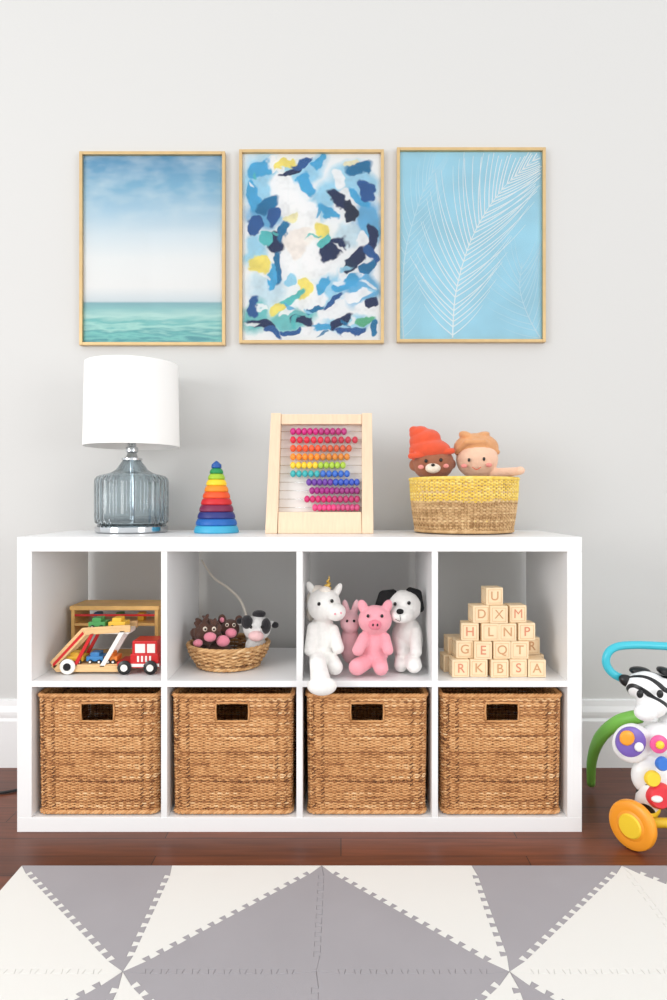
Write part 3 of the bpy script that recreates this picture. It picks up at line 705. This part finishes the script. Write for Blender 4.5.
# ---------------- play mat
pm=empty('foam_puzzle_play_mat',(0.1,-.7,0))
M_gf=mat('grey_foam',(162,158,162),.85,bump=.25,bscale=900,var=.03,vscale=5); M_wf=mat('white_foam',(230,228,223),.85,bump=.25,bscale=900)
TS=.35; gx0=-.745; gy0=-.18
edges={}
def edge(a,b,straight=False):
    key=(tuple(sorted([a,b])))
    if key not in edges:
        p,q_=Vector(key[0]),Vector(key[1]); pts=[p.copy()]
        if not straight:
            L_=(q_-p).length; d_=(q_-p).normalized(); n_=Vector((-d_.y,d_.x)); per=.0285; m0=.032; cnt=int((L_-2*m0)/per); m0=(L_-cnt*per)/2; hh_=.006
            for i in range(cnt):
                s0=m0+i*per
                for (f1,h_) in ((.20,-hh_),(.10,hh_),(.60,hh_),(.50,-hh_)) :
                    pts.append(p+d_*(s0+(f1+.15)*per)+n_*h_)
        pts.append(q_.copy()); edges[key]=pts
    pts=edges[key]
    return pts if key[0]==a else list(reversed(pts))
def tri(a,b,c,m,idx,outer):
    pts=[]
    for p,q_ in((a,b),(b,c),(c,a)):
        st_=outer(p,q_); pts+=edge(p,q_,st_)[:-1]
    cu=bpy.data.curves.new('foam_triangle_%s'%idx,'CURVE'); cu.dimensions='2D'; cu.fill_mode='BOTH'; cu.extrude=.0052; cu.offset=-.0010; cu.bevel_depth=.0008
    s_=cu.splines.new('POLY'); s_.points.add(len(pts)-1)
    for i,p in enumerate(pts): s_.points[i].co=(p.x,p.y,0,1)
    s_.use_cyclic_u=True
    o=bpy.data.objects.new('foam_triangle_%s'%idx,cu); SC.collection.objects.link(o); cu.materials.append(m); o.location=(0,0,.0062)
    o.parent=pm; o.matrix_parent_inverse=Matrix.Translation(pm.location).inverted()
NC=6; NR=4
def outer(p,q_):
    ok=lambda v,t_:abs(v-t_)<1e-5
    return (ok(p[1],gy0) and ok(q_[1],gy0)) or (ok(p[1],round(gy0-NR*TS,6)) and ok(q_[1],round(gy0-NR*TS,6))) or (ok(p[0],gx0) and ok(q_[0],gx0)) or (ok(p[0],round(gx0+NC*TS,6)) and ok(q_[0],round(gx0+NC*TS,6)))
for r_ in range(NR):
    for c_ in range(NC):
        x0=round(gx0+c_*TS,6); x1=round(gx0+(c_+1)*TS,6); y1=round(gy0-r_*TS,6); y0=round(gy0-(r_+1)*TS,6)
        TL,TR,BL,BR=(x0,y1),(x1,y1),(x0,y0),(x1,y0)
        flip=r_%2==1
        if (c_%2==0)!=flip:
            up=(TL,TR,BR); lo=(TL,BR,BL)
        else:
            up=(TL,TR,BL); lo=(TR,BR,BL)
        ug=c_%4 in(0,3)
        if flip: ug=not ug
        tri(*up,M_gf if ug else M_wf,'%d_%d_a'%(r_,c_),outer); tri(*lo,M_wf if ug else M_gf,'%d_%d_b'%(r_,c_),outer)
# ---------------- zebra walker
wk=empty('zebra_baby_walker',(.87,0,0))
M_tq=mat('turquoise_plastic',(64,190,208),.3); M_pw=mat('white_plastic',(242,242,242),.3); M_orp=mat('orange_plastic',(248,160,44),.35); M_yp=mat('yellow_plastic',(248,210,56),.35); M_gp=mat('lime_plastic',(130,200,84),.35); M_pup=mat('purple_plastic',(120,94,180),.35); M_pkp=mat('pink_plastic',(236,90,150),.35); M_rp=mat('red_plastic',(228,60,70),.35); M_bl=mat('blue_plastic',(60,120,210),.35)
def zebramat():
    m=bpy.data.materials.new('zebra_stripe_plastic'); m.use_nodes=True; nt=m.node_tree; b=nt.nodes['Principled BSDF']; b.inputs['Roughness'].default_value=.3
    tc=nt.nodes.new('ShaderNodeTexCoord'); wv=nt.nodes.new('ShaderNodeTexWave'); wv.wave_type='BANDS'; wv.bands_direction='DIAGONAL'
    wv.inputs['Scale'].default_value=11; wv.inputs['Distortion'].default_value=3.5; wv.inputs['Detail'].default_value=0.5; wv.inputs['Detail Scale'].default_value=1.2
    nt.links.new(tc.outputs['Object'],wv.inputs['Vector'])
    r=nt.nodes.new('ShaderNodeValToRGB'); r.color_ramp.interpolation='LINEAR'
    r.color_ramp.elements[0].position=.22; r.color_ramp.elements[0].color=col(22,22,26); r.color_ramp.elements[1].position=.25; r.color_ramp.elements[1].color=col(242,242,242)
    nt.links.new(wv.outputs['Fac'],r.inputs[0]); nt.links.new(r.outputs[0],b.inputs['Base Color']); return m
M_zb=zebramat()
tube('push_handle',[P(640,684,.0),P(615,675,.0),P(606,662,.0),P(612,649,.0),P(634,645,.0),P(690,647,.0),P(746,645,.0),P(768,649,.0),P(774,662,.0),P(765,675,.0),P(740,684,.0)],.0105,M_tq,wk,14)
blob('zebra_body',E(690,735,-.02,34,40,18)+E(690,775,-.02,42,30,18)+E(632,743,-.05,20,20,8)+E(660,740,-.04,22,18,12)+E(655,775,-.04,24,22,12)+E(748,743,-.05,20,20,8)+E(720,740,-.04,22,18,12)+E(725,775,-.04,24,22,12),M_pw,wk,voxel=.003)
blob('zebra_legs',C(652,788,-.045,14,646,806,-.035,11)+C(728,788,-.045,14,734,806,-.035,11)+E(690,795,-.02,34,10,12),M_zb,wk,voxel=.003)
blob('zebra_head',E(672,690,-.02,30,18,20)+E(646,686,-.03,20,15,16)+E(652,705,-.05,15,13,13)+E(700,694,0,24,20,20)+E(688,712,-.01,26,20,18),M_zb,wk,voxel=.003)
blob('zebra_muzzle',E(646,712,-.068,12,9,8),M_pw,wk,voxel=.003)
blob('zebra_ears_mane',E(627,681,-.02,9,6,6,.5)+E(640,671,-.01,11,4.5,8,.1)+E(664,671,-.03,7,4,10,.3)+E(690,670,-.01,14,5,12),M_black,wk,voxel=.003)
dots('zebra_eyes',[E(640,694,-.083,3.4,4.2,2),E(660,694,-.088,3.4,4.2,2)],M_black,wk)
def disc(nm,u,v,y,r,m,th=.008):
    p=P(u,v,y); rr=r/S(y)
    revolve(nm,[(0,0),(rr*.8,0),(rr,th*.4),(rr,th),(0,th)],(p.x,y,p.z),m,wk,n=32,axis=(0,1,0))
disc('spinner_purple',632,743,-.083,15,M_pup,.012)
blob('spinner_orange',E(627,738,-.085,8,8,2.5),M_orp,wk); blob('spinner_white',E(639,747,-.085,5,5,2.5),M_pw,wk)
disc('button_pink',660,745,-.089,9,M_pkp); blob('button_yellow_face',E(660,745,-.091,4.5,4.5,3),M_yp,wk)
disc('button_blue',664,765,-.098,7,M_bl,.012); disc('button_yellow',654,780,-.092,8,M_yp,.012)
disc('button_red',662,798,-.086,13,M_rp,.02); blob('red_knob',E(657,799,-.088,6,3.5,4),M_pw,wk)
disc('purple_bead',746,743,-.083,15,M_pup,.012); disc('green_button',720,760,-.089,12,M_gp,.012); disc('yellow_big',690,770,-.075,18,M_yp,.014)
def bigwheel(nm,x,y,r,w,ax,m1,m2):
    ax=Vector(ax).normalized(); c=Vector((x,y,r+.0006))-ax*w/2
    revolve(nm+'_tyre',[(0,0),(r*.55,0),(r*.6,w*.08),(r*.85,0),(r*.97,w*.15),(r,w*.35),(r,w*.65),(r*.97,w*.85),(r*.85,w),(0,w)],c,m1,wk,n=40,axis=ax)
    revolve(nm+'_hub',[(0,0),(r*.45,0),(r*.5,.004),(0,.004)],c-ax*.004,m2,wk,n=24,axis=ax)
wx=P(630,826,-.07).x
bigwheel('front_wheel_left',wx,-.085,.060,.026,(1.0,.75,0),M_orp,M_yp)
bigwheel('front_wheel_right',1.74-wx,-.085,.060,.026,(-1.0,.75,0),M_orp,M_yp)
tube('front_axle',[(wx+.015,-.075,.0606),(1.725-wx,-.075,.0606)],.012,M_yp,wk,12,sm=False)
blob('wheel_guard',C(648,806,-.03,12,642,820,-.045,9)+C(732,806,-.03,12,738,820,-.045,9),M_yp,wk,voxel=.003)
legp=[P(640,716,.02),P(618,722,.06),P(600,738,.12),P(592,760,.2),P(591,784,.25)]
tube('rear_leg_left',legp,[.018,.018,.017,.014,.012],M_gp,wk,14)
tube('rear_leg_right',[(1.74-p.x,p.y,p.z) for p in legp],[.018,.018,.017,.014,.012],M_gp,wk,14)
# cable
tube('power_cable',[(-1.2,.30,.0045),(-1.05,.22,.0045),(-.95,.25,.0045),(-.87,.33,.0045),(-.80,.405,.0045)],.004,M_black,None,8)
# ---------------- lights
w=bpy.data.worlds.new('World'); SC.world=w; w.use_nodes=True
w.node_tree.nodes['Background'].inputs[0].default_value=(0.98,0.99,1,1); w.node_tree.nodes['Background'].inputs[1].default_value=1.18
def area(n,loc,tgt,sx_,sy_,e,c=(1,1,1)):
    l=bpy.data.lights.new(n,'AREA'); l.shape='RECTANGLE'; l.size=sx_; l.size_y=sy_; l.energy=e; l.color=c
    o=bpy.data.objects.new(n,l); SC.collection.objects.link(o); o.location=loc
    o.rotation_euler=(Vector(tgt)-Vector(loc)).to_track_quat('-Z','Y').to_euler()
area('window_light_left',(-2.6,-2.3,1.25),(0,.2,.7),1.3,1.5,42,(1,.99,.97))
area('added_fill_right',(2.7,-2.9,1.25),(0,.2,.7),1.5,1.5,34,(1,.99,.98))  # added softbox fill, no window known on this side
area('tall_window_light',(-1.2,-2.6,2.0),(-1.2,.4,1.9),.55,1.9,3,(1,.99,.97))
# ---------------- camera
cam=bpy.data.cameras.new('cam'); co=bpy.data.objects.new('camera',cam); SC.collection.objects.link(co); SC.camera=co
cam.sensor_fit='VERTICAL'; cam.sensor_height=36; cam.lens=F/1000*36
co.location=(0,-D,H); co.rotation_euler=(math.pi/2,0,0); cam.shift_x=-(CX-333.5)/1000; cam.clip_start=.02
SC.view_settings.view_transform='Standard'; SC.view_settings.look='None'
